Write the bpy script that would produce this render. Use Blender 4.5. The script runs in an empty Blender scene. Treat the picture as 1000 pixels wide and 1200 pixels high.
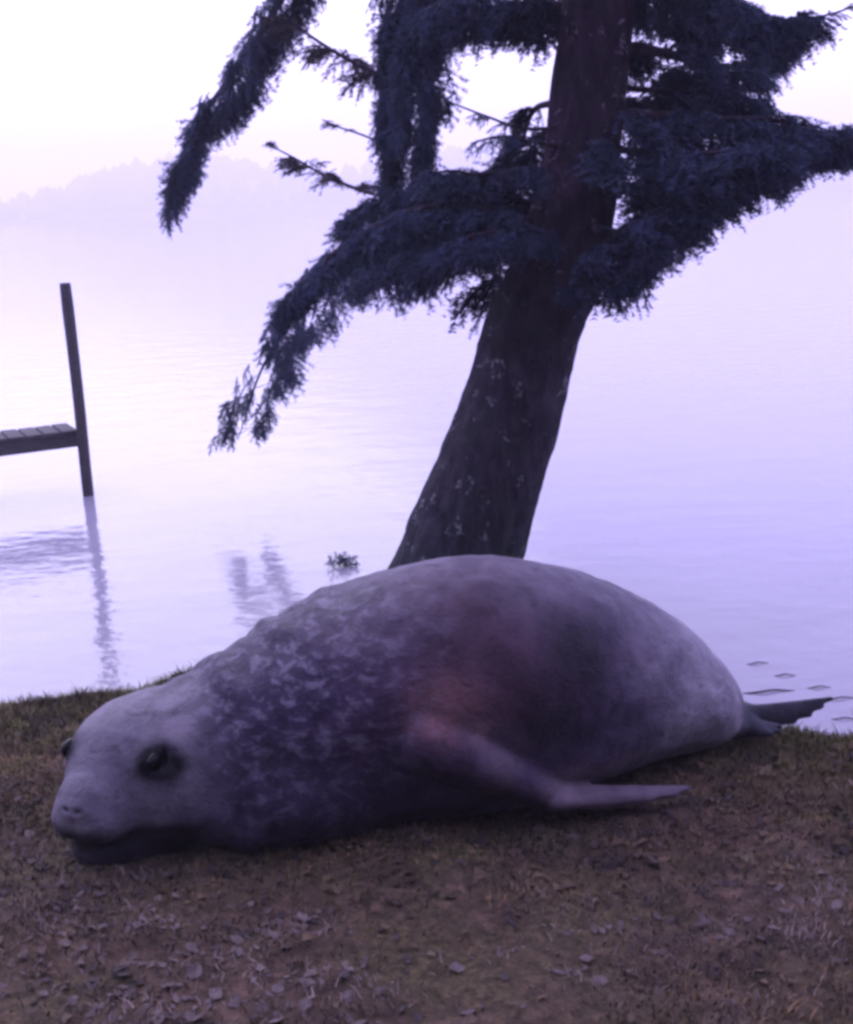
import bpy, math, random
import numpy as np
from mathutils import Matrix, Vector

random.seed(7)
RNG = np.random.default_rng(7)
SC = bpy.context.scene
COL = SC.collection

# ------------------------------------------------------------------ camera
CAM_H = 2.40                      # above the water (z = 0); the bank is ~0.7 m high where the viewer stands
FPX = 1400.0                      # focal length in photo pixels (photo 1000 px wide)
PITCH = math.atan(362 / FPX)
ROLL = math.radians(2.5)
FW = np.array([0, math.cos(PITCH), -math.sin(PITCH)])
_r = np.array([1.0, 0, 0]); _u = np.array([0, math.sin(PITCH), math.cos(PITCH)])
RT = math.cos(ROLL) * _r - math.sin(ROLL) * _u
UP = math.cos(ROLL) * _u + math.sin(ROLL) * _r
CP = np.array([0, 0, CAM_H])

cd = bpy.data.cameras.new('camera'); cam = bpy.data.objects.new('camera', cd); COL.objects.link(cam)
M = Matrix.Identity(4)
for i in range(3):
    M[i][0] = RT[i]; M[i][1] = UP[i]; M[i][2] = -FW[i]; M[i][3] = CP[i]
cam.matrix_world = M
cd.sensor_fit = 'HORIZONTAL'; cd.sensor_width = 36; cd.lens = 36 * FPX / 1000
cd.clip_start = 0.05; cd.clip_end = 5000
SC.camera = cam

# ------------------------------------------------------------------ sky, sun, exposure
SUN_EL, SUN_AZ = math.radians(34), math.radians(-24)       # thin brightness in the fog up left, beyond the tree
w = bpy.data.worlds.new('World'); SC.world = w; w.use_nodes = True
nt = w.node_tree; nt.nodes.clear()
sky = nt.nodes.new('ShaderNodeTexSky'); sky.sky_type = 'NISHITA'; sky.sun_disc = False
sky.sun_elevation = SUN_EL; sky.sun_rotation = SUN_AZ
sky.air_density = 1.0; sky.dust_density = 6.0; sky.ozone_density = 4.0
mx = nt.nodes.new('ShaderNodeMix'); mx.data_type = 'RGBA'; mx.inputs['Factor'].default_value = 0.92
mx.inputs['B'].default_value = (9.4, 8.6, 16.2, 1)            # even lilac overcast
bg = nt.nodes.new('ShaderNodeBackground'); bg.inputs['Strength'].default_value = 0.10
wo = nt.nodes.new('ShaderNodeOutputWorld')
nt.links.new(sky.outputs[0], mx.inputs['A']); nt.links.new(mx.outputs['Result'], bg.inputs['Color'])
nt.links.new(bg.outputs[0], wo.inputs['Surface'])

sl = bpy.data.lights.new('sun', 'SUN'); sl.energy = 0.85; sl.angle = math.radians(60); sl.color = (1.0, 0.97, 0.97)
so = bpy.data.objects.new('sun', sl); COL.objects.link(so)
sdir = Vector((math.sin(SUN_AZ) * math.cos(SUN_EL), math.cos(SUN_AZ) * math.cos(SUN_EL), math.sin(SUN_EL)))
so.rotation_euler = (-sdir).to_track_quat('-Z', 'Y').to_euler(); so.location = (-8, 10, 40)

vs = SC.view_settings
vs.view_transform = 'Standard'; vs.look = 'None'; vs.gamma = 1; vs.use_curve_mapping = False; vs.exposure = 0.93
SC.cycles.use_denoising = True
SC.cycles.max_bounces = 6; SC.cycles.diffuse_bounces = 3; SC.cycles.glossy_bounces = 3
SC.cycles.transparent_max_bounces = 4; SC.cycles.volume_bounces = 1
SC.cycles.pixel_filter_type = 'BLACKMAN_HARRIS'; SC.cycles.filter_width = 3.4     # soft phone-video lens

# ------------------------------------------------------------------ helpers
def ray(x, y): return FPX * FW + (x - 500) * RT + (600 - y) * UP
def at_z(x, y, z): d = ray(x, y); return CP + d * (z - CAM_H) / d[2]
def at_y(x, y, Y): d = ray(x, y); return CP + d * (Y / d[1])

def link_mesh(name, verts, faces, mat=None, parent=None, smooth=False):
    me = bpy.data.meshes.new(name)
    if isinstance(faces, np.ndarray):
        verts = np.ascontiguousarray(verts, np.float32); faces = np.ascontiguousarray(faces, np.int32)
        n, k = faces.shape
        me.vertices.add(len(verts)); me.vertices.foreach_set('co', verts.ravel())
        me.loops.add(n * k); me.loops.foreach_set('vertex_index', faces.ravel())
        me.polygons.add(n); me.polygons.foreach_set('loop_start', np.arange(0, n * k, k, dtype=np.int32))
        me.update(calc_edges=True); me.validate()
    else:
        me.from_pydata([tuple(v) for v in verts], [], faces); me.update()
    if smooth: me.polygons.foreach_set('use_smooth', np.ones(len(me.polygons), bool))
    o = bpy.data.objects.new(name, me); COL.objects.link(o)
    if mat: me.materials.append(mat)
    if parent: o.parent = parent
    return o

def empty(name, loc=(0, 0, 0)):
    o = bpy.data.objects.new(name, None); COL.objects.link(o); o.location = loc; o.empty_display_size = .2
    return o

def tag(o, label=None, cat=None, group=None, kind=None):
    if label: o['label'] = label
    if cat: o['category'] = cat
    if group: o['group'] = group
    if kind: o['kind'] = kind
    return o

def hash3(i, j, k):
    h = (i * 374761393 + j * 668265263 + k * 2147483647 + 1013904223) & 0x7fffffff
    h = ((h ^ (h >> 13)) * 1274126177) & 0x7fffffff
    return ((h ^ (h >> 16)) & 0xffff) / 65535.0

def vnoise(p, scale=1.0, seed=0):
    p = np.asarray(p, float) * scale + seed * 17.31
    i = np.floor(p).astype(np.int64); f = p - i; f = f * f * (3 - 2 * f)
    out = 0
    for dx in (0, 1):
        for dy in (0, 1):
            for dz in (0, 1):
                wgt = (f[..., 0] if dx else 1 - f[..., 0]) * (f[..., 1] if dy else 1 - f[..., 1]) * (f[..., 2] if dz else 1 - f[..., 2])
                out = out + wgt * hash3(i[..., 0] + dx, i[..., 1] + dy, i[..., 2] + dz)
    return out * 2 - 1

def fbm(p, scale=1.0, octv=4, seed=0):
    s = 0; a = 1.0
    for k in range(octv):
        s = s + a * vnoise(p, scale * 2 ** k, seed + k); a *= .5
    return s

def smooth01(a, b, x):
    t = np.clip((x - a) / (b - a), 0, 1); return t * t * (3 - 2 * t)

def catmull(P, n):
    P = np.asarray(P, float); m = len(P)
    Q = np.vstack([2 * P[0] - P[1], P, 2 * P[-1] - P[-2]])
    t = np.linspace(0, m - 1 - 1e-9, n); i = t.astype(int); f = (t - i)[:, None]
    a, b, c, d = Q[i], Q[i + 1], Q[i + 2], Q[i + 3]
    return .5 * (2 * b + (c - a) * f + (2 * a - 5 * b + 4 * c - d) * f ** 2 + (3 * b - a - 3 * c + d) * f ** 3)

def tube(P, Rr, seg=8):
    P = np.asarray(P, float); n = len(P); T = np.gradient(P, axis=0); T /= np.linalg.norm(T, axis=1)[:, None] + 1e-9
    ref = np.array([0, 0, 1.0]) if abs(T[0, 2]) < .9 else np.array([0, 1.0, 0])
    A = np.cross(T, ref); A /= np.linalg.norm(A, axis=1)[:, None] + 1e-9; B = np.cross(T, A)
    th = np.arange(seg) / seg * 2 * np.pi
    V = P[:, None] + np.asarray(Rr)[:, None, None] * (np.cos(th)[None, :, None] * A[:, None] + np.sin(th)[None, :, None] * B[:, None])
    V = V.reshape(-1, 3)
    i = np.arange(n - 1)[:, None] * seg; j = np.arange(seg)[None]; j2 = (j + 1) % seg
    F = np.stack([i + j, i + j2, i + seg + j2, i + seg + j], -1).reshape(-1, 4)
    return V, F

class NT:
    """tiny node-tree builder"""
    def __init__(s, name):
        s.m = bpy.data.materials.new(name); s.m.use_nodes = True; s.t = s.m.node_tree; s.t.nodes.clear()
        s.out = s.n('OutputMaterial')
    def n(s, typ, **kw):
        nd = s.t.nodes.new('ShaderNode' + typ)
        for k, v in kw.items(): setattr(nd, k, v)
        return nd
    def l(s, a, b): s.t.links.new(a, b)
    def coord(s, kind='Object', scale=None):
        c = s.n('TexCoord'); o = c.outputs[kind]
        if scale is not None:
            mp = s.n('Mapping'); mp.inputs['Scale'].default_value = scale; s.l(o, mp.inputs[0]); o = mp.outputs[0]
        return o
    def noise(s, vec, scale, detail=6, rough=.6, dist=0):
        nd = s.n('TexNoise'); s.l(vec, nd.inputs['Vector']); nd.inputs['Scale'].default_value = scale
        nd.inputs['Detail'].default_value = detail; nd.inputs['Roughness'].default_value = rough; nd.inputs['Distortion'].default_value = dist
        return nd.outputs['Fac']
    def ramp(s, fac, stops):
        r = s.n('ValToRGB'); s.l(fac, r.inputs[0]); el = r.color_ramp.elements
        while len(el) < len(stops): el.new(.5)
        for e, (p, c) in zip(el, stops):
            e.position = p; e.color = (*c, 1) if len(c) == 3 else c
        return r.outputs['Color']
    def mix(s, fac, a, b, typ='MIX'):
        m_ = s.n('Mix', data_type='RGBA', blend_type=typ)
        for sock, v in ((m_.inputs['Factor'], fac), (m_.inputs['A'], a), (m_.inputs['B'], b)):
            if hasattr(v, 'links'): s.l(v, sock)
            else: sock.default_value = v if not isinstance(v, tuple) else (*v, 1)
        return m_.outputs['Result']
    def math(s, op, a, b=0.0):
        m_ = s.n('Math', operation=op)
        for sock, v in zip(m_.inputs, (a, b)):
            if hasattr(v, 'links'): s.l(v, sock)
            else: sock.default_value = v
        return m_.outputs[0]
    def bump(s, h, strength, dist, normal=None):
        b = s.n('Bump'); s.l(h, b.inputs['Height']); b.inputs['Strength'].default_value = strength; b.inputs['Distance'].default_value = dist
        if normal: s.l(normal, b.inputs['Normal'])
        return b.outputs[0]
    def pbsdf(s, color, rough=.7, normal=None, spec=.5, **kw):
        p = s.n('BsdfPrincipled')
        for sock, v in ((p.inputs['Base Color'], color), (p.inputs['Roughness'], rough)):
            if hasattr(v, 'links'): s.l(v, sock)
            else: sock.default_value = v if not isinstance(v, tuple) else (*v, 1)
        p.inputs['Specular IOR Level'].default_value = spec
        for k, v in kw.items(): p.inputs[k].default_value = v
        if normal: s.l(normal, p.inputs['Normal'])
        s.l(p.outputs[0], s.out.inputs['Surface']); return p

# ------------------------------------------------------------------ materials
def mat_ground():
    s = NT('lawn_soil'); v = s.coord('Object')
    big = s.noise(v, 1.6, 5); mid = s.noise(v, 9, 6, .65); fine = s.noise(v, 45, 6, .7)
    vo = s.n('TexVoronoi'); s.l(v, vo.inputs['Vector']); vo.inputs['Scale'].default_value = 26
    c = s.ramp(mid, [(.25, (.022, .017, .020)), (.45, (.062, .046, .045)), (.62, (.10, .072, .072)), (.8, (.17, .135, .14))])
    g = s.ramp(fine, [(.3, (.035, .034, .022)), (.7, (.11, .10, .066))])
    f = s.ramp(big, [(.42, (0, 0, 0)), (.62, (.75, .75, .75))])
    c = s.mix(f, c, g)
    bw = s.n('RGBToBW'); s.l(vo.outputs['Color'], bw.inputs[0]); c = s.mix(.55, c, s.mix(1.0, c, bw.outputs[0], 'MULTIPLY'))
    c = s.mix(1.0, c, s.ramp(fine, [(.3, (.55, .55, .55)), (.75, (1.25, 1.2, 1.2))]), 'MULTIPLY')
    nrm = s.bump(s.math('ADD', fine, mid), .8, .03)
    c = s.mix(1.0, c, (1.7, 1.5, 1.05), 'MULTIPLY')
    s.pbsdf(c, .9, nrm, .2); return s.m

def mat_leaf(name):
    s = NT(name); a = s.n('Attribute'); a.attribute_name = 'tint'; a.attribute_type = 'GEOMETRY'
    v = s.coord('Object'); n = s.noise(v, 60, 3)
    c = s.mix(1.0, a.outputs['Color'], s.ramp(n, [(.3, (.7, .7, .7)), (.7, (1.2, 1.2, 1.2))]), 'MULTIPLY')
    s.pbsdf(c, .85, None, .08); return s.m

def mat_water():
    s = NT('lake_water'); v = s.coord('Object')
    vs_ = s.coord('Object', (1.0, 1.6, 1))
    n1 = s.noise(vs_, 5.0, 3, .5, .3); n2 = s.noise(vs_, 1.3, 2, .5); n3 = s.noise(vs_, 17, 2, .5, .2)
    h = s.math('ADD', s.math('MULTIPLY', n1, .5), s.math('ADD', n2, s.math('MULTIPLY', n3, .10)))
    nrm = s.bump(h, .11, .10)
    c = s.mix(n2, (.235, .22, .27), (.28, .265, .32))
    p = s.pbsdf(c, .07, nrm, .5, IOR=1.333); return s.m

def mat_hide():
    s = NT('seal_hide'); v = s.coord('Object')
    a = s.n('Attribute'); a.attribute_name = 'tint'; a.attribute_type = 'GEOMETRY'
    k = s.n('Attribute'); k.attribute_name = 'speckle'; k.attribute_type = 'GEOMETRY'
    n1 = s.noise(v, 7, 5, .62, .4); n2 = s.noise(s.coord('Object', (.8, .8, 1.3)), 21, 4, .62, .45); n3 = s.noise(v, 140, 3, .6)
    vo = s.n('TexVoronoi', feature='DISTANCE_TO_EDGE'); s.l(s.coord('Object', (1.0, 1.0, 2.1)), vo.inputs['Vector']); vo.inputs['Scale'].default_value = 34
    c = s.mix(1.0, a.outputs['Color'], s.ramp(n1, [(.3, (.55, .52, .58)), (.5, (.95, .95, .95)), (.72, (1.5, 1.45, 1.4))]), 'MULTIPLY')
    spk = s.ramp(n2, [(.50, (0, 0, 0)), (.64, (1, 1, 1))])
    sf = s.math('MULTIPLY', spk, k.outputs['Fac'])
    c = s.mix(sf, c, (.20, .175, .235))
    dk = s.math('MULTIPLY', s.ramp(n2, [(.30, (1, 1, 1)), (.42, (0, 0, 0))]), .6)
    c = s.mix(dk, c, s.mix(1.0, c, (.35, .33, .38), 'MULTIPLY'))
    cr = s.ramp(vo.outputs['Distance'], [(0.0, (0, 0, 0)), (.10, (1, 1, 1))])
    nrm = s.bump(s.math('ADD', s.math('MULTIPLY', n3, .5), n2), .55, .016)
    nrm = s.bump(cr, .3, .005, nrm)
    rg = s.ramp(n1, [(.3, (.30, .30, .30)), (.7, (.52, .52, .52))])
    s.pbsdf(c, rg, nrm, .09, **{'Sheen Weight': .06, 'Sheen Roughness': .4}); return s.m

def mat_plain(name, c, rough=.5, spec=.5):
    s = NT(name); v = s.coord('Object'); n = s.noise(v, 40, 4)
    cc = s.mix(n, tuple(x * .75 for x in c), tuple(min(1, x * 1.25) for x in c))
    s.pbsdf(cc, rough, None, spec); return s.m

def mat_bark():
    s = NT('fir_bark'); v = s.coord('Object', (1, 1, .35))
    n1 = s.noise(v, 16, 6, .65, .3); n2 = s.noise(s.coord('Object'), 9, 4, .6, .5); n3 = s.noise(s.coord('Object'), 45, 4)
    c = s.ramp(n1, [(.3, (.014, .011, .018)), (.5, (.034, .026, .040)), (.72, (.066, .050, .068))])
    li = s.math('MULTIPLY', s.ramp(n2, [(.60, (0, 0, 0)), (.66, (1, 1, 1))]), s.ramp(n3, [(.45, (0, 0, 0)), (.58, (1, 1, 1))]))
    c = s.mix(li, c, (.24, .24, .26))
    moss = s.ramp(s.noise(s.coord('Object'), 2.2, 3), [(.5, (0, 0, 0)), (.7, (.5, .5, .5))])
    c = s.mix(moss, c, (.022, .030, .026))
    sx = s.n('SeparateXYZ'); s.l(s.coord('Object'), sx.inputs[0])
    hz = s.n('MapRange'); s.l(s.math('ADD', sx.outputs[2], s.math('MULTIPLY', n2, .6)), hz.inputs[0]); hz.inputs[1].default_value = 1.3; hz.inputs[2].default_value = .6; hz.inputs[3].default_value = 0; hz.inputs[4].default_value = .7
    c = s.mix(hz.outputs[0], c, s.mix(1.0, c, (.5, 1.15, .9), 'MULTIPLY'))      # algae towards the foot
    hu = s.n('MapRange'); s.l(sx.outputs[2], hu.inputs[0]); hu.inputs[1].default_value = 1.6; hu.inputs[2].default_value = 2.6
    c = s.mix(hu.outputs[0], c, s.mix(1.0, c, (1.25, .95, 1.15), 'MULTIPLY'))   # redder bark higher up
    s.pbsdf(c, .9, s.bump(s.math('ADD', n1, s.math('MULTIPLY', n3, .4)), .9, .03), .2); return s.m

def mat_needles():
    s = NT('fir_needles'); a = s.n('Attribute'); a.attribute_name = 'tint'; a.attribute_type = 'GEOMETRY'
    p = s.n('BsdfPrincipled'); s.l(a.outputs['Color'], p.inputs['Base Color']); p.inputs['Roughness'].default_value = .6
    p.inputs['Specular IOR Level'].default_value = .12
    tr = s.n('BsdfTranslucent'); s.l(a.outputs['Color'], tr.inputs['Color'])
    ms = s.n('MixShader'); ms.inputs[0].default_value = .25; s.l(p.outputs[0], ms.inputs[1]); s.l(tr.outputs[0], ms.inputs[2])
    s.l(ms.outputs[0], s.out.inputs['Surface']); return s.m

def mat_wood():
    s = NT('weathered_wood'); v = s.coord('Object', (2, 14, 14)); n = s.noise(v, 4, 6, .65, .4); n2 = s.noise(s.coord('Object'), 3, 4)
    c = s.ramp(n, [(.3, (.035, .030, .034)), (.6, (.075, .064, .068)), (.8, (.12, .10, .10))])
    c = s.mix(1.0, c, s.ramp(n2, [(.3, (.7, .7, .7)), (.7, (1.15, 1.15, 1.15))]), 'MULTIPLY')
    s.pbsdf(c, .8, s.bump(n, .5, .01), .3); return s.m

MG, MLEAF, MW, MHIDE, MBARK, MNEED, MWOOD = mat_ground(), mat_leaf('dead_leaf'), mat_water(), mat_hide(), mat_bark(), mat_needles(), mat_wood()
MGRASS = mat_leaf('dry_grass')
MEYE = mat_plain('seal_eye', (.004, .004, .006), .15, .12)
MNAIL = mat_plain('flipper_nail', (.05, .045, .05), .4)
MFARTREE = mat_plain('far_wood', (.05, .055, .06), .9, .1)

# ------------------------------------------------------------------ terrain and water
SHX = np.array([-400, -30, -8, -2.2, -1.5, -.7, 0.0, .55, .95, 1.42, 1.85, 6, 30, 400.])
SHY = np.array([-20, 2, 5.0, 5.62, 5.85, 6.4, 6.95, 6.7, 5.75, 4.98, 4.87, 4.6, 2, -20.])
def shore_y(x):
    return np.interp(x, SHX, SHY) + .035 * np.sin(x * 5.1) + .02 * np.sin(x * 13.7 + 1)
def ground_z(x, y, detail=True):
    x = np.asarray(x, float); y = np.asarray(y, float)
    d = shore_y(x) - y                                # metres inland
    dl = np.clip(5.30 - .175 * np.clip(x, -6, 6) - y, 0, 12)      # the bank slopes from a straight line; the spit under the tree is level
    z = np.where(d > 0, .11 * smooth01(0, .35, d) + .060 * dl + .09 * np.maximum(0, dl - 3.0), np.maximum(-1.5, .25 * d))
    if detail:
        p = np.stack([x, y, np.zeros_like(x)], -1)
        z = z + np.where(d > -.3, 1, .2) * (.026 * fbm(p, 1.3, 3, 3) + .020 * fbm(p, 6, 3, 9)) * smooth01(-.2, .6, d + .2)
    return z

def axis_pts(lo, hi, fine_lo, fine_hi, step, grow=1.25):
    a = list(np.arange(fine_lo, fine_hi + 1e-6, step)); s = step
    while a[-1] < hi: s *= grow; a.append(min(hi, a[-1] + s))
    s = step
    while a[0] > lo: s *= grow; a.insert(0, max(lo, a[0] - s))
    return np.array(a)
def grid_mesh(name, xs, ys, zf, mat):
    X, Y = np.meshgrid(xs, ys); Z = zf(X, Y); nx = len(xs)
    V = np.stack([X, Y, Z], -1).reshape(-1, 3)
    i = np.arange(len(ys) - 1)[:, None] * nx; j = np.arange(nx - 1)[None]
    F = np.stack([i + j, i + j + 1, i + nx + j + 1, i + nx + j], -1).reshape(-1, 4)
    return link_mesh(name, V, F, mat, None, True)
FARY = 760.0
def terrain_z(X, Y):
    z = ground_z(X, Y)
    far = smooth01(FARY - 20, FARY + 60, Y + 40 * np.sin(X * .0045 + .6) + 12 * np.sin(X * .02))
    return z + far * (3.0 + 17 * smooth01(FARY, FARY + 130, Y) * (1 + .4 * np.sin(X * .011 + 2.6) + .3 * np.sin(X * .029)))
gr = grid_mesh('ground', axis_pts(-900, 900, -3.2, 3.2, .03, 1.2), axis_pts(-90, 1100, 1.6, 7.2, .03, 1.2), terrain_z, MG)
tag(gr, 'brown leaf-strewn lawn sloping down to the lake edge', 'ground', kind='structure')
wt = grid_mesh('lake_water', axis_pts(-900, 900, -6, 6, .25, 1.35), axis_pts(-90, 1100, 3, 14, .25, 1.35),
               lambda X, Y: np.zeros_like(X), MW)
tag(wt, 'still pale lilac lake water under fog', 'water', kind='structure')

# far shore woods: one mass in the fog
def far_woods():
    V = []; F = []
    n = 0
    base = np.array([[math.cos(a), math.sin(a)] for a in np.arange(7) / 7 * 2 * np.pi])
    for k in range(1100):
        x = RNG.uniform(-520, 520); y = FARY + RNG.uniform(20, 150)
        hgt = RNG.uniform(9, 17) * (1 + .25 * math.sin(x * .03 + 1.0))
        r = hgt * RNG.uniform(.28, .42)
        zb = float(terrain_z(np.array([x]), np.array([y]))[0]) - 1
        prof = [(0.0, .25), (.12, .8), (.35, 1.0), (.6, .75), (.85, .4), (1.0, .04)]
        for (t, q) in prof:
            jit = 1 + .3 * RNG.standard_normal(7)
            for a in range(7): V.append((x + base[a][0] * r * q * jit[a], y + base[a][1] * r * q * jit[a], zb + t * hgt))
        for i in range(len(prof) - 1):
            for a in range(7):
                b = (a + 1) % 7; F.append((n + i * 7 + a, n + i * 7 + b, n + i * 7 + 7 + b, n + i * 7 + 7 + a))
        n += len(prof) * 7
    o = link_mesh('far_shore_woods', np.array(V), np.array(F), MFARTREE)
    tag(o, 'faint wooded far shore fading into lilac fog', 'woods', kind='stuff')
far_woods()

def blocker_woods():
    """unseen dark conifers added behind the viewer to cut the low sky light"""
    V = []; F = []; n = 0; A = 14
    for k in range(46):
        row = k % 2; x = -30 + 60 * (k + .5) / 46 + RNG.uniform(-.5, .5); y = -3.6 - 3.0 * row + RNG.uniform(-.6, .6) - .012 * x * x * 0
        zb = float(ground_z(np.array([x]), np.array([y]))[0]) - .1; hgt = RNG.uniform(10, 14); r = RNG.uniform(1.5, 2.2)
        for L in range(16):
            t = L / 15; zc = zb + .5 + t * (hgt - .5)
            for q, zo in ((.18, .75), (1.0, -.25)):
                for a in range(A):
                    th = 2 * math.pi * a / A + L * .7; jr = r * (1 - t) ** .8 * q * RNG.uniform(.7, 1.15) + .05
                    V.append((x + math.cos(th) * jr, y + math.sin(th) * jr, zc + zo + RNG.uniform(-.15, .15)))
            for a in range(A):
                b = (a + 1) % A; F.append((n + a, n + b, n + A + b, n + A + a))
            n += 2 * A
    o = link_mesh('unseen_blocker_woods', np.array(V), np.array(F), MFARTREE)
    tag(o, 'unseen dark conifers added behind the viewer to block low sky light', 'woods', kind='stuff')
blocker_woods()  # out of view; added to keep low sky light off the seal's front

# ------------------------------------------------------------------ seal (implicit body, meshed with surface nets)
def gz(x, y): return float(ground_z(np.array([x]), np.array([y]), False)[0])
SPINE = np.array([
    (1.28, 4.66, .235, .065), (1.20, 4.65, .270, .108), (1.04, 4.62, .362, .215), (0.80, 4.58, .468, .318), (0.50, 4.50, .560, .400),
    (0.18, 4.42, .605, .445), (-.15, 4.33, .595, .44), (-.47, 4.24, .535, .385), (-.74, 4.17, .475, .32), (-.93, 4.12, .45, .27), (-1.05, 4.08, .45, .22)])
HC = np.array([-1.107, 4.035, .445])                    # head centre
HS = 1.12                                               # head scale
HD = np.array([-math.sin(.40), -math.cos(.40), 0.0])
HN = np.array([-HD[1], HD[0], 0.0]); HN = HN if HN[0] > 0 else -HN    # side towards the viewer's right
HPITCH = math.radians(3)
HF = HD * math.cos(HPITCH) + np.array([0, 0, 1]) * math.sin(HPITCH)
HU = np.cross(HN, HF); HU = HU if HU[2] > 0 else -HU
def hp(f, n, u): return HC + HS * (f * HF + n * HN + u * HU)

def smin(a, b, k):
    h = np.clip(.5 + .5 * (b - a) / k, 0, 1); return b + (a - b) * h - k * h * (1 - h)
def smax(a, b, k): return -smin(-a, -b, k)
def cap(p, a, b, ra, rb, sc=None):
    a = np.asarray(a, float); b = np.asarray(b, float)
    q = p - a; ab = b - a
    if sc is not None: q = q * sc; ab = ab * sc
    h = np.clip((q @ ab) / (ab @ ab), 0, 1)
    q = q - h[..., None] * ab
    return np.sqrt((q * q).sum(-1)) - (ra + (rb - ra) * h)
def ell(p, c, axes, r):
    q = np.stack([((p - c) @ ax) / rr for ax, rr in zip(axes, r)], -1)
    L = np.sqrt((q * q).sum(-1)); return (L - 1) * min(r)
HAX = (HF, HN, HU)
def hel(p, c, axes, r): return ell(p, c, axes, tuple(HS * q for q in r))

SP = catmull(SPINE, 56)
FLIP = None
def flipper_front(): return FLIP
def hind(base, tips): return base, tips
HIND = [(np.array([1.29, 4.66, .24]), [at_y(974, 819, 4.72), at_y(962, 829, 4.70), at_y(948, 838, 4.68), at_y(930, 846, 4.66)]),
        (np.array([1.28, 4.61, .22]), [at_y(915, 851, 4.56), at_y(912, 857, 4.53), at_y(905, 861, 4.50)])]

EYE = None
def seal_sdf(p):
    lat = np.array([1.0, .87, 1.0])
    d = None
    for a, b in zip(SP[:-1], SP[1:]):
        e = cap(p, a[:3], b[:3], a[3], b[3], lat)
        d = e if d is None else np.minimum(d, e)
    # belly spread on the ground
    d = smin(d, ell(p, np.array([.12, 4.36, .36]), (np.array([.97, .24, 0]), np.array([-.24, .97, 0]), np.array([0, 0, 1])), (.80, .47, .23)), .10)
    d = smin(d, ell(p, np.array([-.55, 4.13, .33]), (np.array([.9, .42, 0]), np.array([-.42, .9, 0]), np.array([0, 0, 1])), (.50, .36, .22)), .10)
    # shoulder muscle
    d = smin(d, ell(p, np.array([.02, 4.06, .50]), (np.array([.8, 0, -.6]), np.array([0, 1, 0]), np.array([.6, 0, .8])), (.24, .13, .17)), .08)
    # head
    hd = hel(p, hp(-.02, 0, .02), HAX, (.235, .205, .185))
    hd = smin(hd, cap(p, hp(.08, 0, .0), hp(.205, 0, -.045), .168 * HS, .128 * HS), .06)
    for sg in (-1, 1):
        hd = smin(hd, hel(p, hp(.245, sg * .052, -.075), HAX, (.085, .072, .068)), .025)      # whisker pads
        hd = smin(hd, hel(p, hp(.085, sg * .135, .085), HAX, (.075, .042, .032)), .035)       # brow
        hd = smin(hd, hel(p, hp(.02, sg * .150, -.06), HAX, (.13, .07, .10)), .05)            # cheek
    hd = smin(hd, hel(p, hp(.292, 0, -.022), HAX, (.050, .062, .034)), .02)                   # nose pad
    hd = smin(hd, hel(p, hp(.150, 0, -.190), HAX, (.135, .125, .092)), .020)                   # lower jaw
    hd = smin(hd, hel(p, hp(-.05, .03, -.18), HAX, (.22, .22, .15)), .08)                       # throat
    hd = smax(hd, -hel(p, hp(.30, 0, -.135), HAX, (.10, .10, .007)), .010)                     # mouth
    for sg in (-1, 1):
        hd = smax(hd, -hel(p, hp(.325, sg * .022, -.014), HAX, (.026, .013, .006)), .008)     # nostrils
    d = smin(d, hd, .09)
    if EYE is not None:
        for ef, en, eu in EYE:
            q = np.sign(en)
            d = smax(d, -hel(p, hp(ef, en, eu), HAX, (.046, .018, .034)), .024)                               # socket
    # fore flipper
    if FLIP is None: return d
    sh, el, wr, tips = FLIP
    f = cap(p, sh, el, .105, .074); f = smin(f, cap(p, el, wr, .072, .043), .03)
    flat = np.array([1.0, .9, 1.7])
    for i, t in enumerate(tips):
        f = smin(f, cap(p, wr, t, .056, .015, flat), .026)
    d = smin(d, f, .028)
    for b, tp in HIND:
        h = None
        for t in tp:
            e = cap(p, b, t, .050, .012, np.array([.9, 1.5, 1.15])); h = e if h is None else smin(h, e, .030)
        d = smin(d, h, .035)
    return d

def march(x, y):
    d_ = ray(x, y); d_ = d_ / np.linalg.norm(d_); q_ = CP + d_ * 2.0
    for _ in range(80):
        e_ = float(seal_sdf(q_[None])[0])
        if e_ < .0005: break
        q_ = q_ + d_ * max(e_ * .7, .0004)
    return q_
_e = (march(186, 893) - HC) / HS
_f, _n, _u = float(_e @ HF), float(_e @ HN), float(_e @ HU)
_m = -.45
while float(seal_sdf(hp(_f, _m, _u)[None])[0]) > .001: _m += .001
EYE = [(_f, _n, _u), (_f, _m, _u)]

def to_cam(q_, k): v_ = CP - q_; return q_ + v_ / np.linalg.norm(v_) * k
FLIP = (to_cam(march(500, 872), -.03), to_cam(march(572, 902), .015), at_z(652, 934, .275),
        [at_z(803, 924, .235), at_z(790, 931, .228), at_z(762, 937, .225), at_z(728, 941, .228)])

def seal_ground(p):          # flatten underneath: sits a little into the grass
    zg = ground_z(p[..., 0], p[..., 1], False)
    return (zg - .03) - p[..., 2]

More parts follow.
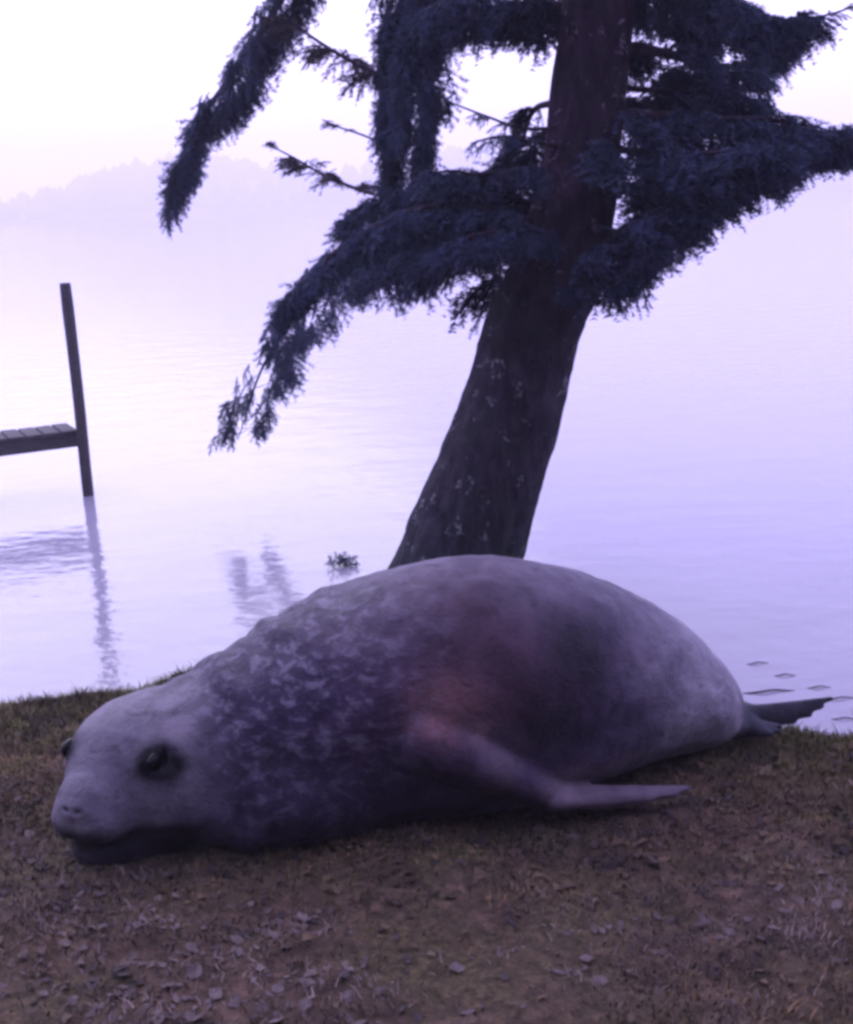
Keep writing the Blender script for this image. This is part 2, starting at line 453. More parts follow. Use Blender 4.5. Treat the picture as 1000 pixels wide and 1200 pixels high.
def surface_nets(fn, lo, hi, h):
    ax = [np.arange(l, u, h) for l, u in zip(lo, hi)]
    nx, ny, nz = map(len, ax)
    D = np.empty((nx, ny, nz), np.float32)
    step = 24
    for i in range(0, nx, step):
        P = np.stack(np.meshgrid(ax[0][i:i + step], ax[1], ax[2], indexing='ij'), -1)
        D[i:i + step] = fn(P)
    c = D < 0
    cnt = np.zeros((nx - 1, ny - 1, nz - 1), np.int8)
    for dx in (0, 1):
        for dy in (0, 1):
            for dz in (0, 1): cnt += c[dx:nx - 1 + dx, dy:ny - 1 + dy, dz:nz - 1 + dz]
    act = (cnt > 0) & (cnt < 8)
    idx = -np.ones(act.shape, np.int64); ijk = np.argwhere(act); idx[act] = np.arange(len(ijk))
    S = np.zeros((len(ijk), 3)); N = np.zeros(len(ijk))
    I = ijk.T
    corners = [(a, b, e) for a in (0, 1) for b in (0, 1) for e in (0, 1)]
    for a in corners:
        for k in range(3):
            if a[k]: continue
            b = list(a); b[k] = 1
            va = D[I[0] + a[0], I[1] + a[1], I[2] + a[2]]; vb = D[I[0] + b[0], I[1] + b[1], I[2] + b[2]]
            m = (va < 0) != (vb < 0); t = np.where(m, va / (va - vb + 1e-12), 0)
            pt = np.array(a, float)[None].repeat(len(ijk), 0); pt[:, k] += t
            S += np.where(m[:, None], pt, 0); N += m
    V = (ijk + S / N[:, None]) * h + np.array(lo)
    Q = []
    for k in range(3):
        sl1 = [slice(1, -1)] * 3; sl1[k] = slice(0, -1); sl2 = [slice(1, -1)] * 3; sl2[k] = slice(1, None)
        A = c[tuple(sl1)]; B = c[tuple(sl2)]; e = np.argwhere(A != B)
        flip = A[tuple(e.T)]
        off = np.ones(3, int); off[k] = 0; e = e + off
        u, v = [(1, 2), (2, 0), (0, 1)][k]
        def at(du, dv):
            q = e.copy(); q[:, u] -= du; q[:, v] -= dv; return idx[q[:, 0], q[:, 1], q[:, 2]]
        q = np.stack([at(1, 1), at(0, 1), at(0, 0), at(1, 0)], 1)
        q[~flip] = q[~flip][:, ::-1]; Q.append(q)
    return V, np.concatenate(Q)

def build_seal():
    fn = lambda P: smax(seal_sdf(P), seal_ground(P), .02)
    V, F = surface_nets(fn, (-1.62, 3.38, .08), (1.72, 5.14, 1.14), .0125)
    for _ in range(2):                                   # pull on to the true surface
        e = .002; d0 = fn(V)
        g = np.stack([fn(V + np.eye(3)[k] * e) - d0 for k in range(3)], 1) / e
        gn = np.linalg.norm(g, axis=1)[:, None] + 1e-6
        V = V - np.clip(d0[:, None] / gn, -.006, .006) * g / gn
    nrm = g / gn
    # spine coordinate of every vertex
    t = np.zeros(len(V)); best = np.full(len(V), 9e9)
    for i, sp in enumerate(SP):
        dd = ((V - sp[:3]) ** 2).sum(1); m = dd < best; best[m] = dd[m]; t[m] = i / (len(SP) - 1)
    fx, fn_, fu = (V - HC) @ HF / HS, (V - HC) @ HN / HS, (V - HC) @ HU / HS
    face = smooth01(-.02, .16, fx) * smooth01(.5, .3, np.linalg.norm(V - HC, axis=1))
    # neck folds, blubber dents and loose skin
    sv = V[:, 0] * .9 + V[:, 1] * .42
    neck = np.exp(-((V[:, 0] + .72) / .30) ** 2) * (1 - face)
    wob = fbm(V, 3.0, 3, 5)
    disp = neck * .014 * (np.sin(sv * 52 + 2.5 * wob) * .6 + .6 * np.sin(sv * 27 + wob * 3))
    disp += .012 * fbm(V, 2.6, 3, 21) * (1 - .8 * face) + .0035 * fbm(V, 14, 3, 31) * (1 - .6 * face)
    flipz = smooth01(.28, .40, V[:, 0]) * smooth01(4.22, 4.12, V[:, 1]) * smooth01(.42, .33, V[:, 2])
    disp *= (1 - .85 * flipz) * smooth01(1.36, 1.2, V[:, 0])
    V = V + nrm * disp[:, None]
    # pelt colours, with some sheen and shade painted in
    def blob(c, r, sq=(1, 1, 1)):
        return np.exp(-((((V - np.asarray(c)) * np.asarray(sq)) ** 2).sum(1)) / r ** 2)
    n = fbm(V, 5, 4, 40)[:, None]; n2 = fbm(V, 2.2, 3, 60)[:, None]
    col = np.ones((len(V), 3)) * np.array([.042, .029, .062])
    def paint(wt_, c, k=1.0):
        nonlocal col
        w_ = np.clip(wt_ * k + .25 * n[:, 0] * np.clip(wt_ * 3, 0, 1), 0, 1)[:, None]
        col = col * (1 - w_) + np.array(c) * w_
    paint(smooth01(.55, 1.15, V[:, 0]), (.26, .235, .285), .95)                      # grey hindquarters, with wet sheen painted in
    paint(smooth01(.78, 1.0, V[:, 2]) * smooth01(-.6, .1, V[:, 0]), (.185, .160, .205), .75)                # wet sheen along the back, painted as paler pelt
    paint(blob(march(665, 765), .01), (.014, .010, .018), .1)                     # dark flank blotch
    paint(blob(march(560, 765), .36) * 1.1, (.052, .026, .042), 1.0)                      # brown shoulder
    paint(blob(march(675, 755), .17), (.016, .011, .020), .9); paint(blob(march(518, 836), .12) * 1.4, (.160, .080, .092), .95); paint(blob(march(560, 862), .05), (.20, .13, .15), .8); paint(blob(march(650, 858), .13), (.016, .012, .020), .9)                    # raw pink patch at the shoulder
    paint(smooth01(-.35, -.75, V[:, 0]), (.042, .034, .060), .8)                  # grey neck
    paint(blob(hp(-.12, .2, .0), .12), (.085, .056, .066), .6)                      # brown cheek
    paint(smooth01(.06, .20, fx + .75 * fu + .05) * smooth01(.5, .3, np.linalg.norm(V - HC, axis=1)), (.155, .138, .168), .95)   # pale face
    for ef, en, eu in EYE:
        paint(np.clip(2.4 * np.exp(-(((fx - ef) / .056) ** 2 + ((fn_ - en) / .062) ** 2 + ((fu - eu + .006) / .046) ** 2)), 0, 1), (.006, .005, .008), 1.25)
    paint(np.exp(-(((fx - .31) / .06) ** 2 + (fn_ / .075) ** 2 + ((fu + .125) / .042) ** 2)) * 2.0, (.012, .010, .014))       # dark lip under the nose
    paint(smooth01(-.085, -.125, fu) * smooth01(-.1, .08, fx) * smooth01(.5, .3, np.linalg.norm(V - HC, axis=1)) * 1.2, (.014, .011, .017), 1.0)  # shade under the muzzle and lower cheeks, painted dark
    paint(np.exp(-(((fx - .325) / .04) ** 2 + (fn_ / .06) ** 2 + ((fu + .055) / .03) ** 2)), (.24, .22, .25), .8)             # pale nose pad
    paint(smooth01(1.22, 1.32, V[:, 0]), (.028, .028, .042), 1.0)                 # dark hind flippers
    paint(np.clip(flipz + 1.2 * blob(FLIP[1], .11), 0, 1), (.105, .078, .098), .85)
    spk = smooth01(.25, -.45, V[:, 0]) * (.35 + .65 * smooth01(.3, .7, V[:, 2])) * (1 - .9 * face) * .62
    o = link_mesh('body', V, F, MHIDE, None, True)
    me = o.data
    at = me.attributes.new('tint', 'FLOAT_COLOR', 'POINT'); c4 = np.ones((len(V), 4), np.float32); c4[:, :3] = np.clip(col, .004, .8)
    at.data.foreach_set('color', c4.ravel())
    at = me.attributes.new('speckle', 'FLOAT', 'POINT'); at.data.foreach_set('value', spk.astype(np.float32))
    return o

def uv_ball(c, axes, r, nu=20, nv=12):
    V = []
    for i in range(nv + 1):
        for j in range(nu):
            a = math.pi * i / nv; b = 2 * math.pi * j / nu
            q = (math.cos(a) * r[0], math.sin(a) * math.cos(b) * r[1], math.sin(a) * math.sin(b) * r[2])
            V.append(c + q[0] * axes[0] + q[1] * axes[1] + q[2] * axes[2])
    F = [(i * nu + j, i * nu + (j + 1) % nu, (i + 1) * nu + (j + 1) % nu, (i + 1) * nu + j) for i in range(nv) for j in range(nu)]
    return np.array(V), np.array(F)

seal = empty('elephant_seal')
tag(seal, 'huge mottled grey-brown elephant seal lying on the grass with its chin down', 'seal')
body = build_seal(); body.parent = seal
for ef, en, eu in EYE:
    V, F = uv_ball(hp(ef - .004, en - np.sign(en) * .017, eu - .003), HAX, (.044, .022, .034))
    link_mesh('eye', V, F, MEYE, seal, True)
sh_, el_, wr_, tips_ = flipper_front()
for tp in tips_:
    d = (tp - wr_); d /= np.linalg.norm(d)
    P = np.array([tp - d * .012, tp + d * .012 + [0, 0, .003], tp + d * .03 - [0, 0, .003]])
    V, F = tube(catmull(P, 6), np.linspace(.008, .002, 6), 6); link_mesh('nail', V, F, MNAIL, seal, True)

# ------------------------------------------------------------------ fir tree
TY = 6.3
trunk_px = [(492, 790, 168), (503, 745, 155), (520, 700, 148), (540, 650, 141), (566, 577, 131), (594, 500, 122), (621, 400, 112), (640, 350, 110),
            (660, 300, 110), (679, 200, 92), (690, 100, 86), (700, 0, 84)]
TP = []
for x, y, wd in trunk_px:
    p = at_y(x, y, TY); TP.append((*p, wd / FPX * np.dot(p - CP, FW) / 2))
lx, ly, lz, lr = TP[-1]
for k, z in enumerate((4.2, 5.4, 6.8, 8.2, 9.6)):
    TP.append((lx + .05 * (k + 1), TY + .03 * k, z, lr * (1 - (z - lz) / 7.0)))
TP = catmull(TP, 150)
tree = empty('fir_tree', tuple(TP[2][:3] * [1, 1, 0]))
tag(tree, 'leaning dark fir with drooping boughs at the water edge behind the seal', 'tree')
TINV = Matrix.Translation(-tree.location)
def tpart(name, V, F, mat, parent=None, smooth=False):
    o = link_mesh(name, V, F, mat, None, smooth); o.parent = parent or tree
    o.matrix_parent_inverse = TINV if (parent is None) else Matrix.Identity(4)
    return o
V, F = tube(TP[:, :3], TP[:, 3], 56)
nn = V - np.repeat(TP[:, :3], 56, 0); nn /= np.linalg.norm(nn, axis=1)[:, None]
rel = fbm(V * [1, 1, .35], 11, 4, 77); rel2 = np.abs(vnoise(V * [1, 1, .25], 17, 5))
ang = np.arctan2(nn[:, 1], nn[:, 0])
flare = smooth01(.36, .10, V[:, 2]) * .05 * np.cos(ang * 5 + 1)
V = V + nn * (.012 * rel - .016 * (rel2 < .10) + flare)[:, None]
tpart('trunk', V, F, MBARK, None, True)

def make_spray(n_side, needle, dens, length=.28, seed=1):
    """one flat drooping fir spray along +X: twig, side twiglets, needles as slim triangles"""
    r = np.random.default_rng(seed); V = []; 
    def twig(a, d, L, side):
        n = max(3, int(L * dens)); d = d / np.linalg.norm(d)
        for k in range(n):
            t = (k + r.uniform(-.3, .3)) / n; b = a + d * L * t + np.array([0, 0, -.35 * L * t * t])
            for sg in (-1, 1):
                nd = d * r.uniform(.5, .9) + sg * side * r.uniform(.6, 1.0) + np.array([0, 0, r.uniform(-.35, .25)])
                nd /= np.linalg.norm(nd); nl = needle * r.uniform(.7, 1.2) * (1 - .4 * t)
                wv = np.cross(nd, r.normal(size=3)); wv *= needle * .14 / np.linalg.norm(wv)
                V.extend([b - wv, b + wv, b + nd * nl])
        # stem
        wv = side * .0035; e = a + d * L + np.array([0, 0, -.35 * L]); V.extend([a - wv, a + wv, e])
    X = np.array([1.0, 0, 0]); S = np.array([0, 1.0, 0])
    twig(np.zeros(3), X, length, S)
    for k in range(n_side):
        t = (k + .6) / (n_side + 1); sg = 1 if k % 2 else -1
        d = X * .75 + S * sg * r.uniform(.6, .95) + np.array([0, 0, r.uniform(-.3, .1)])
        side = np.cross(d, [0, 0, 1.0]); side /= np.linalg.norm(side)
        twig(X * length * t + np.array([0, 0, -.35 * length * t * t]), d, length * (1 - t) * r.uniform(.55, .85), side)
    return np.array(V)
SPRAYS = [make_spray(5, .042, 75, .26, k) for k in range(7)]
SPRAYS_LOW = [make_spray(3, .075, 34, .34, 20 + k) for k in range(3)]

def sprays_mesh(pos, dirs, scl, roll, sprays, base_tint):
    """merge placed sprays -> vertices (triangles in order) and per-vertex tint"""
    Vs = []; Ts = []
    d = dirs / np.linalg.norm(dirs, axis=1)[:, None]
    for i in range(len(pos)):
        x = d[i]; up_ = np.array([0, 0, 1.0]); s = np.cross(up_, x); L = np.linalg.norm(s)
        s = s / L if L > .05 else np.array([0, 1.0, 0]); u = np.cross(x, s)
        c, q = math.cos(roll[i]), math.sin(roll[i]); s, u = c * s + q * u, c * u - q * s
        P = sprays[i % len(sprays)] * scl[i]
        Vs.append(pos[i] + P[:, :1] * x + P[:, 1:2] * s + P[:, 2:] * u)
        Ts.append(np.repeat((base_tint * RNG.uniform(.7, 1.35) * np.array([1, 1, 1]) + RNG.uniform(-.004, .006, 3))[None], len(P), 0))
    V = np.concatenate(Vs); T = np.concatenate(Ts)
    return V, np.arange(len(V)).reshape(-1, 3), T
def set_tint(o, T):
    at = o.data.attributes.new('tint', 'FLOAT_COLOR', 'POINT'); c4 = np.ones((len(T), 4), np.float32); c4[:, :3] = np.clip(T, .004, .8)
    at.data.foreach_set('color', c4.ravel())

NT_BASE = np.array([.046, .060, .108])
def bough(pts3, r0, n_spray, spread, start=.15, droop=.6, size=(.75, 1.25), sprays=SPRAYS, tint=NT_BASE, taper=.5):
    if sprays is SPRAYS and n_spray > 20: n_spray = int(n_spray * 1.25); spread *= 1.3
    P = catmull(pts3, 40)
    V, F = tube(P, np.linspace(r0, .004, 40), 7)
    b = tpart('branch', V, F, MBARK, None, True)
    T = np.gradient(P, axis=0); T /= np.linalg.norm(T, axis=1)[:, None]
    K = max(5, n_spray // 13); cu = start + (1 - start) * (np.arange(K) + RNG.random(K)) / K; ci = RNG.integers(0, K, n_spray)      # sprays grow in clumps
    cl = RNG.random(K); csg = RNG.choice([-1, 1], K); cz = np.abs(RNG.normal(size=K))
    u = np.clip(cu[ci] + RNG.normal(0, .022, n_spray), start, 1); f = u * 39; i = np.minimum(f.astype(int), 38)
    pos = P[i] + (P[i + 1] - P[i]) * (f - i)[:, None]; tg = T[i]
    side = np.cross(tg, [0, 0, 1.0]); side /= np.linalg.norm(side, axis=1)[:, None] + 1e-6
    sgn = np.where(RNG.random(n_spray) < .8, csg[ci], -csg[ci])
    sp = spread * (1 - taper * u)
    lat = (.65 * cl[ci] + .35 * RNG.random(n_spray)) * sp
    off = side * (sgn * lat)[:, None] * RNG.uniform(.5, 1, n_spray)[:, None]
    off[:, 2] += -(.7 * cz[ci] + .3 * np.abs(RNG.normal(size=n_spray))) * sp * .55 * droop + sp * .22
    dirs = tg * RNG.uniform(.3, 1.0, n_spray)[:, None] + side * (sgn * RNG.uniform(.2, 1.0, n_spray))[:, None]
    dirs[:, 2] -= droop * RNG.uniform(.2, 1.3, n_spray)
    Vv, Ff, Tt = sprays_mesh(pos + off, dirs, RNG.uniform(*size, n_spray) * (1 - .3 * u), RNG.normal(0, .5, n_spray), sprays, tint)
    # carrier twigs that tie each spray to the bough
    k = min(n_spray, 90); A = pos[:k]; B = (pos + off)[:k]
    wv = np.array([.0, 0, .004]); tv = np.stack([A - wv, A + wv, B], 1).reshape(-1, 3)
    Vv = np.concatenate([Vv, tv]); Tt = np.concatenate([Tt, np.tile([.025, .02, .024], (len(tv), 1))])
    o = tpart('foliage', Vv, np.arange(len(Vv)).reshape(-1, 3), MNEED); o.parent = b; o.matrix_parent_inverse = Matrix.Identity(4)
    set_tint(o, Tt); tag(o, kind='stuff')
    return b
def px(lst): return np.array([at_y(x, y, Y) for x, y, Y in lst])

# boughs read from the photograph (pixel, depth from the trunk outwards)
bough(px([(625, 300, 6.3), (560, 285, 6.7), (490, 285, 7.3), (415, 312, 8.2), (352, 362, 9.0), (308, 430, 9.6), (280, 512, 10.0)]), .045, 430, .36, .08, .8, (.7, 1.2))
bough(px([(625, 265, 6.25), (555, 245, 6.1), (480, 250, 5.95), (410, 285, 5.9), (360, 325, 5.85), (330, 365, 5.85)]), .04, 240, .22, .08, .6, (.6, 1.0))
bough(px([(635, 215, 6.3), (580, 205, 6.5), (520, 215, 6.8), (455, 235, 7.0), (405, 255, 7.1)]), .03, 200, .26, .12, .6)
bough(px([(700, -190, 6.3), (600, -170, 6.6), (520, -90, 6.9), (485, 10, 7.0), (480, 110, 7.05), (470, 225, 7.1)]), .045, 320, .26, .40, .9, (.7, 1.1), taper=.2)
bough(px([(700, -150, 6.3), (600, -110, 6.2), (510, -50, 6.1), (475, 60, 6.1), (470, 150, 6.1)]), .035, 130, .16, .45, .9, (.6, 1.0), taper=.2)
bough(px([(500, 110, 7.0), (440, 85, 7.3), (395, 62, 7.5), (355, 35, 7.7), (325, 5, 7.8)]), .02, 60, .13, .15, .5, (.5, .9), tint=np.array([.075, .06, .065]))
bough(px([(700, -320, 6.35), (560, -330, 6.9), (430, -200, 7.4), (345, -30, 7.8), (290, 65, 7.9), (245, 125, 8.0), (222, 170, 8.0), (200, 230, 8.0)]), .045, 320, .28, .34, .9, (.7, 1.2))
bough(px([(480, 235, 7.1), (430, 225, 7.4), (380, 205, 7.6), (345, 185, 7.7), (312, 168, 7.8)]), .014, 45, .14, .15, .3, (.4, .8), tint=np.array([.085, .07, .08]))
bough(px([(470, 180, 7.1), (430, 160, 7.3), (395, 148, 7.4), (378, 140, 7.5)]), .008, 9, .05, .3, .2, (.3, .5), tint=np.array([.085, .07, .08]))
bough(px([(660, 172, 6.2), (620, 165, 6.0), (585, 160, 5.9), (552, 168, 5.85)]), .012, 14, .08, .3, .4, (.4, .7))
bough(px([(655, 150, 6.2), (610, 150, 6.1), (575, 138, 6.0), (528, 120, 5.95)]), .010, 8, .05, .5, .3, (.3, .6))
bough(px([(680, 10, 6.3), (630, 5, 6.5), (570, 15, 6.7), (510, 45, 6.9)]), .03, 150, .20, .10, .6)
bough(px([(690, -60, 6.3), (620, -50, 6.0), (560, -20, 5.8), (500, 10, 5.7)]), .03, 120, .16, .15, .6, (.6, 1.0))
bough(px([(650, 120, 6.35), (625, 130, 6.6), (610, 170, 6.8), (580, 220, 6.9)]), .02, 60, .12, .2, .6, (.5, .8))
# right side
bough(px([(675, 330, 6.3), (740, 285, 6.2), (805, 245, 6.1), (870, 205, 6.0), (930, 172, 5.95), (1010, 152, 5.9)]), .04, 430, .42, .06, .55, (.7, 1.15), taper=.6)
bough(px([(685, 235, 6.3), (760, 215, 6.5), (830, 205, 6.8), (900, 180, 7.0), (960, 160, 7.1)]), .035, 150, .30, .22, .6)
bough(px([(690, 130, 6.3), (760, 135, 6.2), (830, 140, 6.1), (900, 140, 6.0), (965, 150, 6.0)]), .035, 150, .28, .16, .6)
bough(px([(695, 50, 6.3), (770, 60, 6.6), (830, 75, 6.9), (870, 75, 7.1), (905, 60, 7.2)]), .035, 150, .28, .22, .6)
bough(px([(702, -50, 6.3), (780, -40, 6.2), (850, -5, 6.1), (900, 25, 6.0), (940, 22, 6.0)]), .03, 220, .24, .22, .5)
bough(px([(900, 25, 6.0), (945, 22, 6.0), (975, 16, 6.0), (1004, 6, 6.0)]), .008, 10, .05, .2, .2, (.3, .5))
bough(px([(702, -20, 6.3), (745, -20, 6.5), (800, 10, 6.9), (850, 40, 7.0)]), .03, 150, .22, .15, .6)
bough(px([(672, 345, 6.25), (700, 335, 6.0), (735, 325, 5.9), (770, 300, 5.8)]), .02, 90, .15, .2, .5, (.5, .8))
bough(px([(680, 300, 6.3), (720, 280, 6.7), (770, 250, 7.0), (820, 220, 7.2)]), .025, 120, .22, .15, .6)
bough(px([(690, 100, 6.3), (760, 105, 6.5), (820, 110, 6.7), (890, 120, 6.8)]), .022, 170, .26, .30, .6)
bough(px([(690, 170, 6.3), (770, 180, 6.0), (850, 178, 5.8), (920, 165, 5.7)]), .022, 210, .26, .14, .6)
bough(px([(640, 240, 6.35), (600, 235, 6.7), (560, 240, 7.0), (500, 265, 7.3)]), .025, 150, .24, .10, .6)
bough(px([(640, 270, 6.25), (600, 270, 6.0), (560, 275, 5.8), (510, 290, 5.7)]), .025, 110, .16, .10, .6, (.5, .9))
bough(px([(650, 150, 6.35), (620, 165, 6.5), (590, 190, 6.6), (560, 215, 6.6), (530, 235, 6.6)]), .016, 90, .16, .15, .6, (.5, .9))
bough(px([(640, 200, 6.3), (600, 200, 6.1), (560, 205, 6.0), (530, 200, 6.0), (495, 205, 6.0)]), .016, 90, .14, .15, .6, (.5, .9))
bough(px([(560, -100, 6.5), (500, -60, 6.8), (456, 10, 7.0), (452, 100, 7.0), (450, 200, 7.0)]), .025, 120, .15, .25, .9, (.6, 1.0), taper=.1)
bough(px([(590, -90, 6.5), (540, -60, 6.7), (506, 0, 6.8), (498, 90, 6.8), (496, 190, 6.8)]), .025, 120, .15, .25, .9, (.6, 1.0), taper=.1)
# the crown above
for k in range(44):
    z = 4.1 + 5.2 * (k + .5) / 44; a = k * 2.39996; L = (9.9 - z) * .36 + .35
    j = int(np.argmin(abs(TP[:, 2] - z))); c = TP[j, :3]
    dv = np.array([math.cos(a), math.sin(a), 0])
    bough(np.array([c, c + dv * L * .35 + [0, 0, .10], c + dv * L * .7 + [0, 0, .02], c + dv * L - [0, 0, .22]]), .028, int(26 + 12 * L), .40, .12, .5, (.8, 1.5), SPRAYS_LOW)

# ------------------------------------------------------------------ dock
dp = at_z(105, 580, 0); DPX, DPY = dp[0], dp[1]
q = at_y(92, 511, DPY); DZ = q[2]
q2 = at_z(0, 523, DZ); dd = np.array([q2[0] - DPX, q2[1] - DPY]); dd /= np.linalg.norm(dd)
nd = np.array([-dd[1], dd[0]]); nd = nd if nd[1] > 0 else -nd
dock = empty('wooden_dock', (DPX, DPY, 0)); tag(dock, 'narrow weathered plank dock with a tall end post standing in the lake', 'dock')
dock.rotation_euler = (0, 0, math.atan2(dd[1], dd[0]))
flipn = np.sign(-math.sin(dock.rotation_euler.z) * nd[0] + math.cos(dock.rotation_euler.z) * nd[1])
def dbox(name, x0, x1, y0, y1, z0, z1, bev=.006, lean=0.0, share=None):
    if share is None:
        import bmesh
        bm = bmesh.new(); bmesh.ops.create_cube(bm, size=1)
        for v in bm.verts: v.co = Vector(((v.co.x) * (x1 - x0), v.co.y * (y1 - y0), v.co.z * (z1 - z0)))
        bmesh.ops.bevel(bm, geom=bm.edges[:], offset=bev, segments=1, affect='EDGES')
        me = bpy.data.meshes.new(name); bm.to_mesh(me); bm.free(); me.materials.append(MWOOD)
    else: me = share
    o = bpy.data.objects.new(name, me); COL.objects.link(o); o.parent = dock
    o.location = ((x0 + x1) / 2, flipn * (y0 + y1) / 2, (z0 + z1) / 2); o.rotation_euler = (0, lean, 0)
    return o
V, F = tube(catmull([(0, 0, -1.4), (0.01, 0, 0), (.0, 0.01, .9), (0, 0, 1.80), (0, 0, 1.805)], 14), [.05] * 9 + [.052, .048, .046, .05, .002], 12)
post = link_mesh('post', V, F, MWOOD, dock, False)
DL = 11.0
dbox('stringer', .0, DL, .055, .10, DZ - .10, DZ + .02); dbox('stringer', .0, DL, .42, .465, DZ - .10, DZ + .02)
pl = None
for k in range(int(DL / .15)):
    dz_ = random.uniform(-.004, .004)
    o = dbox('plank', .03 + k * .15, .03 + k * .15 + .135, .035, .485, DZ + .022 + dz_, DZ + .056 + dz_, .004, random.uniform(-.02, .02), pl)
    o.rotation_euler.z = random.uniform(-.01, .01); pl = o.data
for k in range(1, 6):
    for yy in (.0, .52):
        V, F = tube(catmull([(k * 2.1, flipn * yy, -1.4), (k * 2.1, flipn * yy, 0), (k * 2.1 + .01, flipn * yy, DZ + .16), (k * 2.1 + .01, flipn * yy, DZ + .163)], 10), [.05] * 8 + [.045, .002], 10)
        link_mesh('post', V, F, MWOOD, dock, False)

# ------------------------------------------------------------------ floating sprig
def sprig(px_, py_, label, n, sc):
    p = at_z(px_, py_, 0.0)
    pos = np.array([p + [RNG.normal(0, .025), RNG.normal(0, .02), .0 + RNG.uniform(0, .03)] for _ in range(n)])
    dirs = np.array([[RNG.normal(), RNG.normal() * .6, RNG.uniform(.4, 1.2)] for _ in range(n)])
    V, F, T = sprays_mesh(pos, dirs, RNG.uniform(.6, 1.0, n) * sc, RNG.normal(0, .8, n), SPRAYS, NT_BASE)
    o = link_mesh('floating_sprig', V, F, MNEED); set_tint(o, T)
    tag(o, label, 'sprig')
sprig(400, 664, 'small dark sprig sticking out of the water behind the seal back', 16, .5)

def float_twig(px_, py_, L, yaw, thick, label):
    p = at_z(px_, py_, .006); n = 7; t = np.linspace(-.5, .5, n)
    P = np.stack([p[0] + math.cos(yaw) * L * t, p[1] + math.sin(yaw) * L * t + .02 * L * np.sin(t * 9), p[2] + .004 * np.cos(t * 7)], -1)
    V, F = tube(P, thick * np.array([.2, .8, 1, 1, .9, .7, .2]), 7)
    o = link_mesh('floating_twig', V, F, MBARK, None, True); tag(o, label, 'twig', 'twigs floating off the shore by the hind flippers')
TWL = 'small dark twig floating on the water off the hind flippers'
for a_ in ((888, 777, .12, .1), (920, 791, .11, -.05), (960, 805, .12, .03), (985, 818, .16, .1), (990, 842, .12, -.08)):
    float_twig(*a_, .0035, TWL)
float_twig(901, 810, .26, .06, .005, 'longest dark twig floating on the water above the raised hind flipper')

# ------------------------------------------------------------------ grass and fallen leaves
def scatter(n, x0, x1, y0, y1):
    x = RNG.uniform(x0, x1, n); y = RNG.uniform(y0, y1, n); m = y < shore_y(x) - .02
    return x[m], y[m]
def leaves(n):
    x, y = scatter(n, -3.2, 3.2, 2.0, 6.6)
    p = np.stack([x, y, np.zeros_like(x)], -1)
    keep = RNG.random(len(x)) < np.clip(.62 + .5 * fbm(p, 1.2, 3, 90), .06, 1) * np.where(y > 4.6, .45, 1)
    x, y = x[keep], y[keep]; z = ground_z(x, y); N = len(x)
    a = RNG.uniform(0, 2 * np.pi, N); L = RNG.gamma(4, .0065, N) + .008; W = L * RNG.uniform(.45, .9, N)
    tilt = RNG.normal(0, .30, N); tilt2 = RNG.normal(0, .30, N); curl = RNG.uniform(-.4, .5, N)
    prof = np.array([(-.5, 0, 0), (-.2, .42, .5), (.18, .36, .5), (.5, 0, .15), (.18, -.36, .5), (-.2, -.42, .5), (0, 0, 0)])
    V = np.zeros((N, 7, 3))
    lx_ = prof[None, :, 0] * L[:, None] * RNG.uniform(.55, 1.25, (N, 7)); ly_ = (prof[None, :, 1] * RNG.uniform(.4, 1.4, (N, 7)) + RNG.normal(0, .06, (N, 7))) * W[:, None] * 1.1; lz_ = prof[None, :, 2] * (W * curl)[:, None]
    lz_ = lz_ + lx_ * np.sin(tilt)[:, None] + ly_ * np.sin(tilt2)[:, None]
    V[..., 0] = x[:, None] + lx_ * np.cos(a)[:, None] - ly_ * np.sin(a)[:, None]
    V[..., 1] = y[:, None] + lx_ * np.sin(a)[:, None] + ly_ * np.cos(a)[:, None]
    V[..., 2] = z[:, None] + lz_ + (.002 + RNG.uniform(0, .012, N))[:, None]
    tri = np.array([(6, i, (i + 1) % 6) for i in range(6)])
    F = (np.arange(N)[:, None, None] * 7 + tri[None]).reshape(-1, 3)
    f1 = fbm(np.stack([x * .8, y * 1.2, 0 * x], -1), 2.3, 4, 33) + .22 * RNG.normal(size=N); f2 = fbm(p[keep], 5.5, 3, 51) + .25 * RNG.normal(size=N)
    wl = smooth01(.0, .45, f1)[:, None]; wd = smooth01(.05, .5, f2)[:, None]
    base = np.array([.105, .070, .044]) * (1 - wl) + np.array([.110, .084, .078]) * wl; base = base * (1 - .8 * wd) + np.array([.030, .024, .027]) * .8 * wd
    base = base * np.exp(.5 * fbm(np.stack([x * .55, y * 1.5, 0 * x], -1), 6.0, 4, 71))[:, None]
    T = np.repeat(np.minimum(base * np.exp(RNG.normal(-.05, .22, N))[:, None], [.135, .105, .10]), 7, 0)
    o = link_mesh('leaf_litter', V.reshape(-1, 3), F, MLEAF); set_tint(o, T)
    tag(o, 'brown and purplish fallen leaves matted over the lawn', 'leaves', kind='stuff')
leaves(13000)
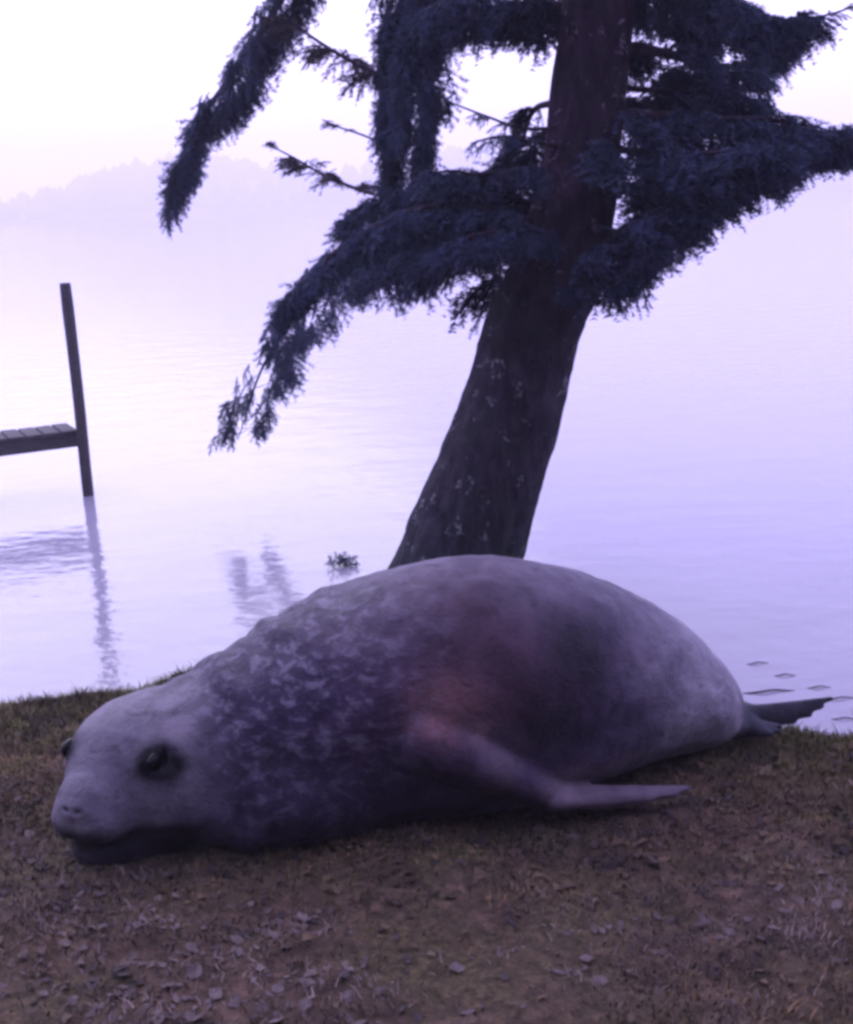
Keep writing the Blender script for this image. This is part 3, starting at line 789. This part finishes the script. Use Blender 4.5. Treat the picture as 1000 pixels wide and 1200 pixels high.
def grass(n):
    x, y = scatter(n, -3.2, 3.2, 2.0, 6.9)
    p = np.stack([x, y, np.zeros_like(x)], -1)
    d = shore_y(x) - y
    keep = RNG.random(len(x)) < np.clip(.45 + .7 * fbm(p, 1.6, 3, 15) + .5 * smooth01(1.6, .4, d) + .25 * smooth01(-.9, -1.6, x), .05, 1)
    x, y = x[keep], y[keep]; z = ground_z(x, y); N = len(x)
    h = (RNG.gamma(5, .0030, N) + .006) * (1 + .9 * smooth01(1.2, .1, d[keep])); a = RNG.uniform(0, 2 * np.pi, N); ln = RNG.uniform(.2, 1.3, N) * h
    w_ = RNG.uniform(.0020, .0042, N); b = RNG.uniform(0, 2 * np.pi, N)
    P = np.stack([x, y, z - .004], -1)
    ox = np.stack([np.cos(b) * w_, np.sin(b) * w_, 0 * w_], -1)
    mid = P + np.stack([np.cos(a) * ln * .35, np.sin(a) * ln * .35, h * .65], -1); tip = P + np.stack([np.cos(a) * ln, np.sin(a) * ln, h], -1)
    V = np.stack([P - ox, P + ox, mid + ox * .7, mid - ox * .7, tip], 1)
    F = (np.arange(N)[:, None, None] * 5 + np.array([(0, 1, 2), (0, 2, 3), (3, 2, 4)])[None]).reshape(-1, 3)
    pal = np.array([(.050, .052, .028), (.075, .068, .040), (.11, .092, .062), (.036, .040, .026), (.085, .062, .048)])
    f1 = fbm(np.stack([x * .8, y * 1.2, 0 * x], -1), 2.3, 4, 33) + .15 * RNG.normal(size=N); f2 = fbm(np.stack([x, y, 0 * x], -1), 5.5, 3, 51) + .2 * RNG.normal(size=N)
    brown = np.array([.215, .140, .080]); lil = np.array([.27, .205, .190]); olive = np.array([.180, .175, .070]); dark = np.array([.035, .028, .030])
    wl = smooth01(.10, .40, f1)[:, None]; wo_ = np.clip(smooth01(-.1, -.6, f1) + .8 * smooth01(1.3, .2, d[keep]) * smooth01(.4, 1.2, np.abs(x)), 0, 1)[:, None]; wd = smooth01(.10, .50, f2)[:, None]
    base = brown * (1 - wl) + lil * wl; base = base * (1 - wo_) + olive * wo_; base = base * (1 - .85 * wd) + dark * .85 * wd
    base = base * [.85, .82, .78] * np.exp(.62 * fbm(np.stack([x * .55, y * 1.5, 0 * x], -1), 6.0, 4, 71))[:, None]
    T = np.repeat((.75 * base + .25 * pal[RNG.choice(5, N, p=[.28, .26, .14, .2, .12])]) * RNG.uniform(.75, 1.25, N)[:, None], 5, 0)
    o = link_mesh('grass', V.reshape(-1, 3), F, MGRASS); set_tint(o, T)
    tag(o, 'short dull olive and straw grass over the lakeside bank', 'grass', kind='stuff')
grass(250000)

# ------------------------------------------------------------------ haze
def haze():
    import bmesh
    bm = bmesh.new(); bmesh.ops.create_cube(bm, size=1)
    for v in bm.verts: v.co = Vector((v.co.x * 2000, v.co.y * 1400 + 520, (v.co.z + .5) * 66.0 - 3.0))
    me = bpy.data.meshes.new('haze'); bm.to_mesh(me); bm.free()
    o = bpy.data.objects.new('haze', me); COL.objects.link(o)
    m = bpy.data.materials.new('lake_fog'); m.use_nodes = True; t = m.node_tree; t.nodes.clear()
    out = t.nodes.new('ShaderNodeOutputMaterial'); pv = t.nodes.new('ShaderNodeVolumePrincipled')
    pv.inputs['Color'].default_value = (.90, .87, 1.0, 1); pv.inputs['Density'].default_value = .0025; pv.inputs['Anisotropy'].default_value = .2
    t.links.new(pv.outputs[0], out.inputs['Volume']); me.materials.append(m)
    tag(o, 'pale lilac fog hanging over the lake', 'fog', kind='stuff')
haze()
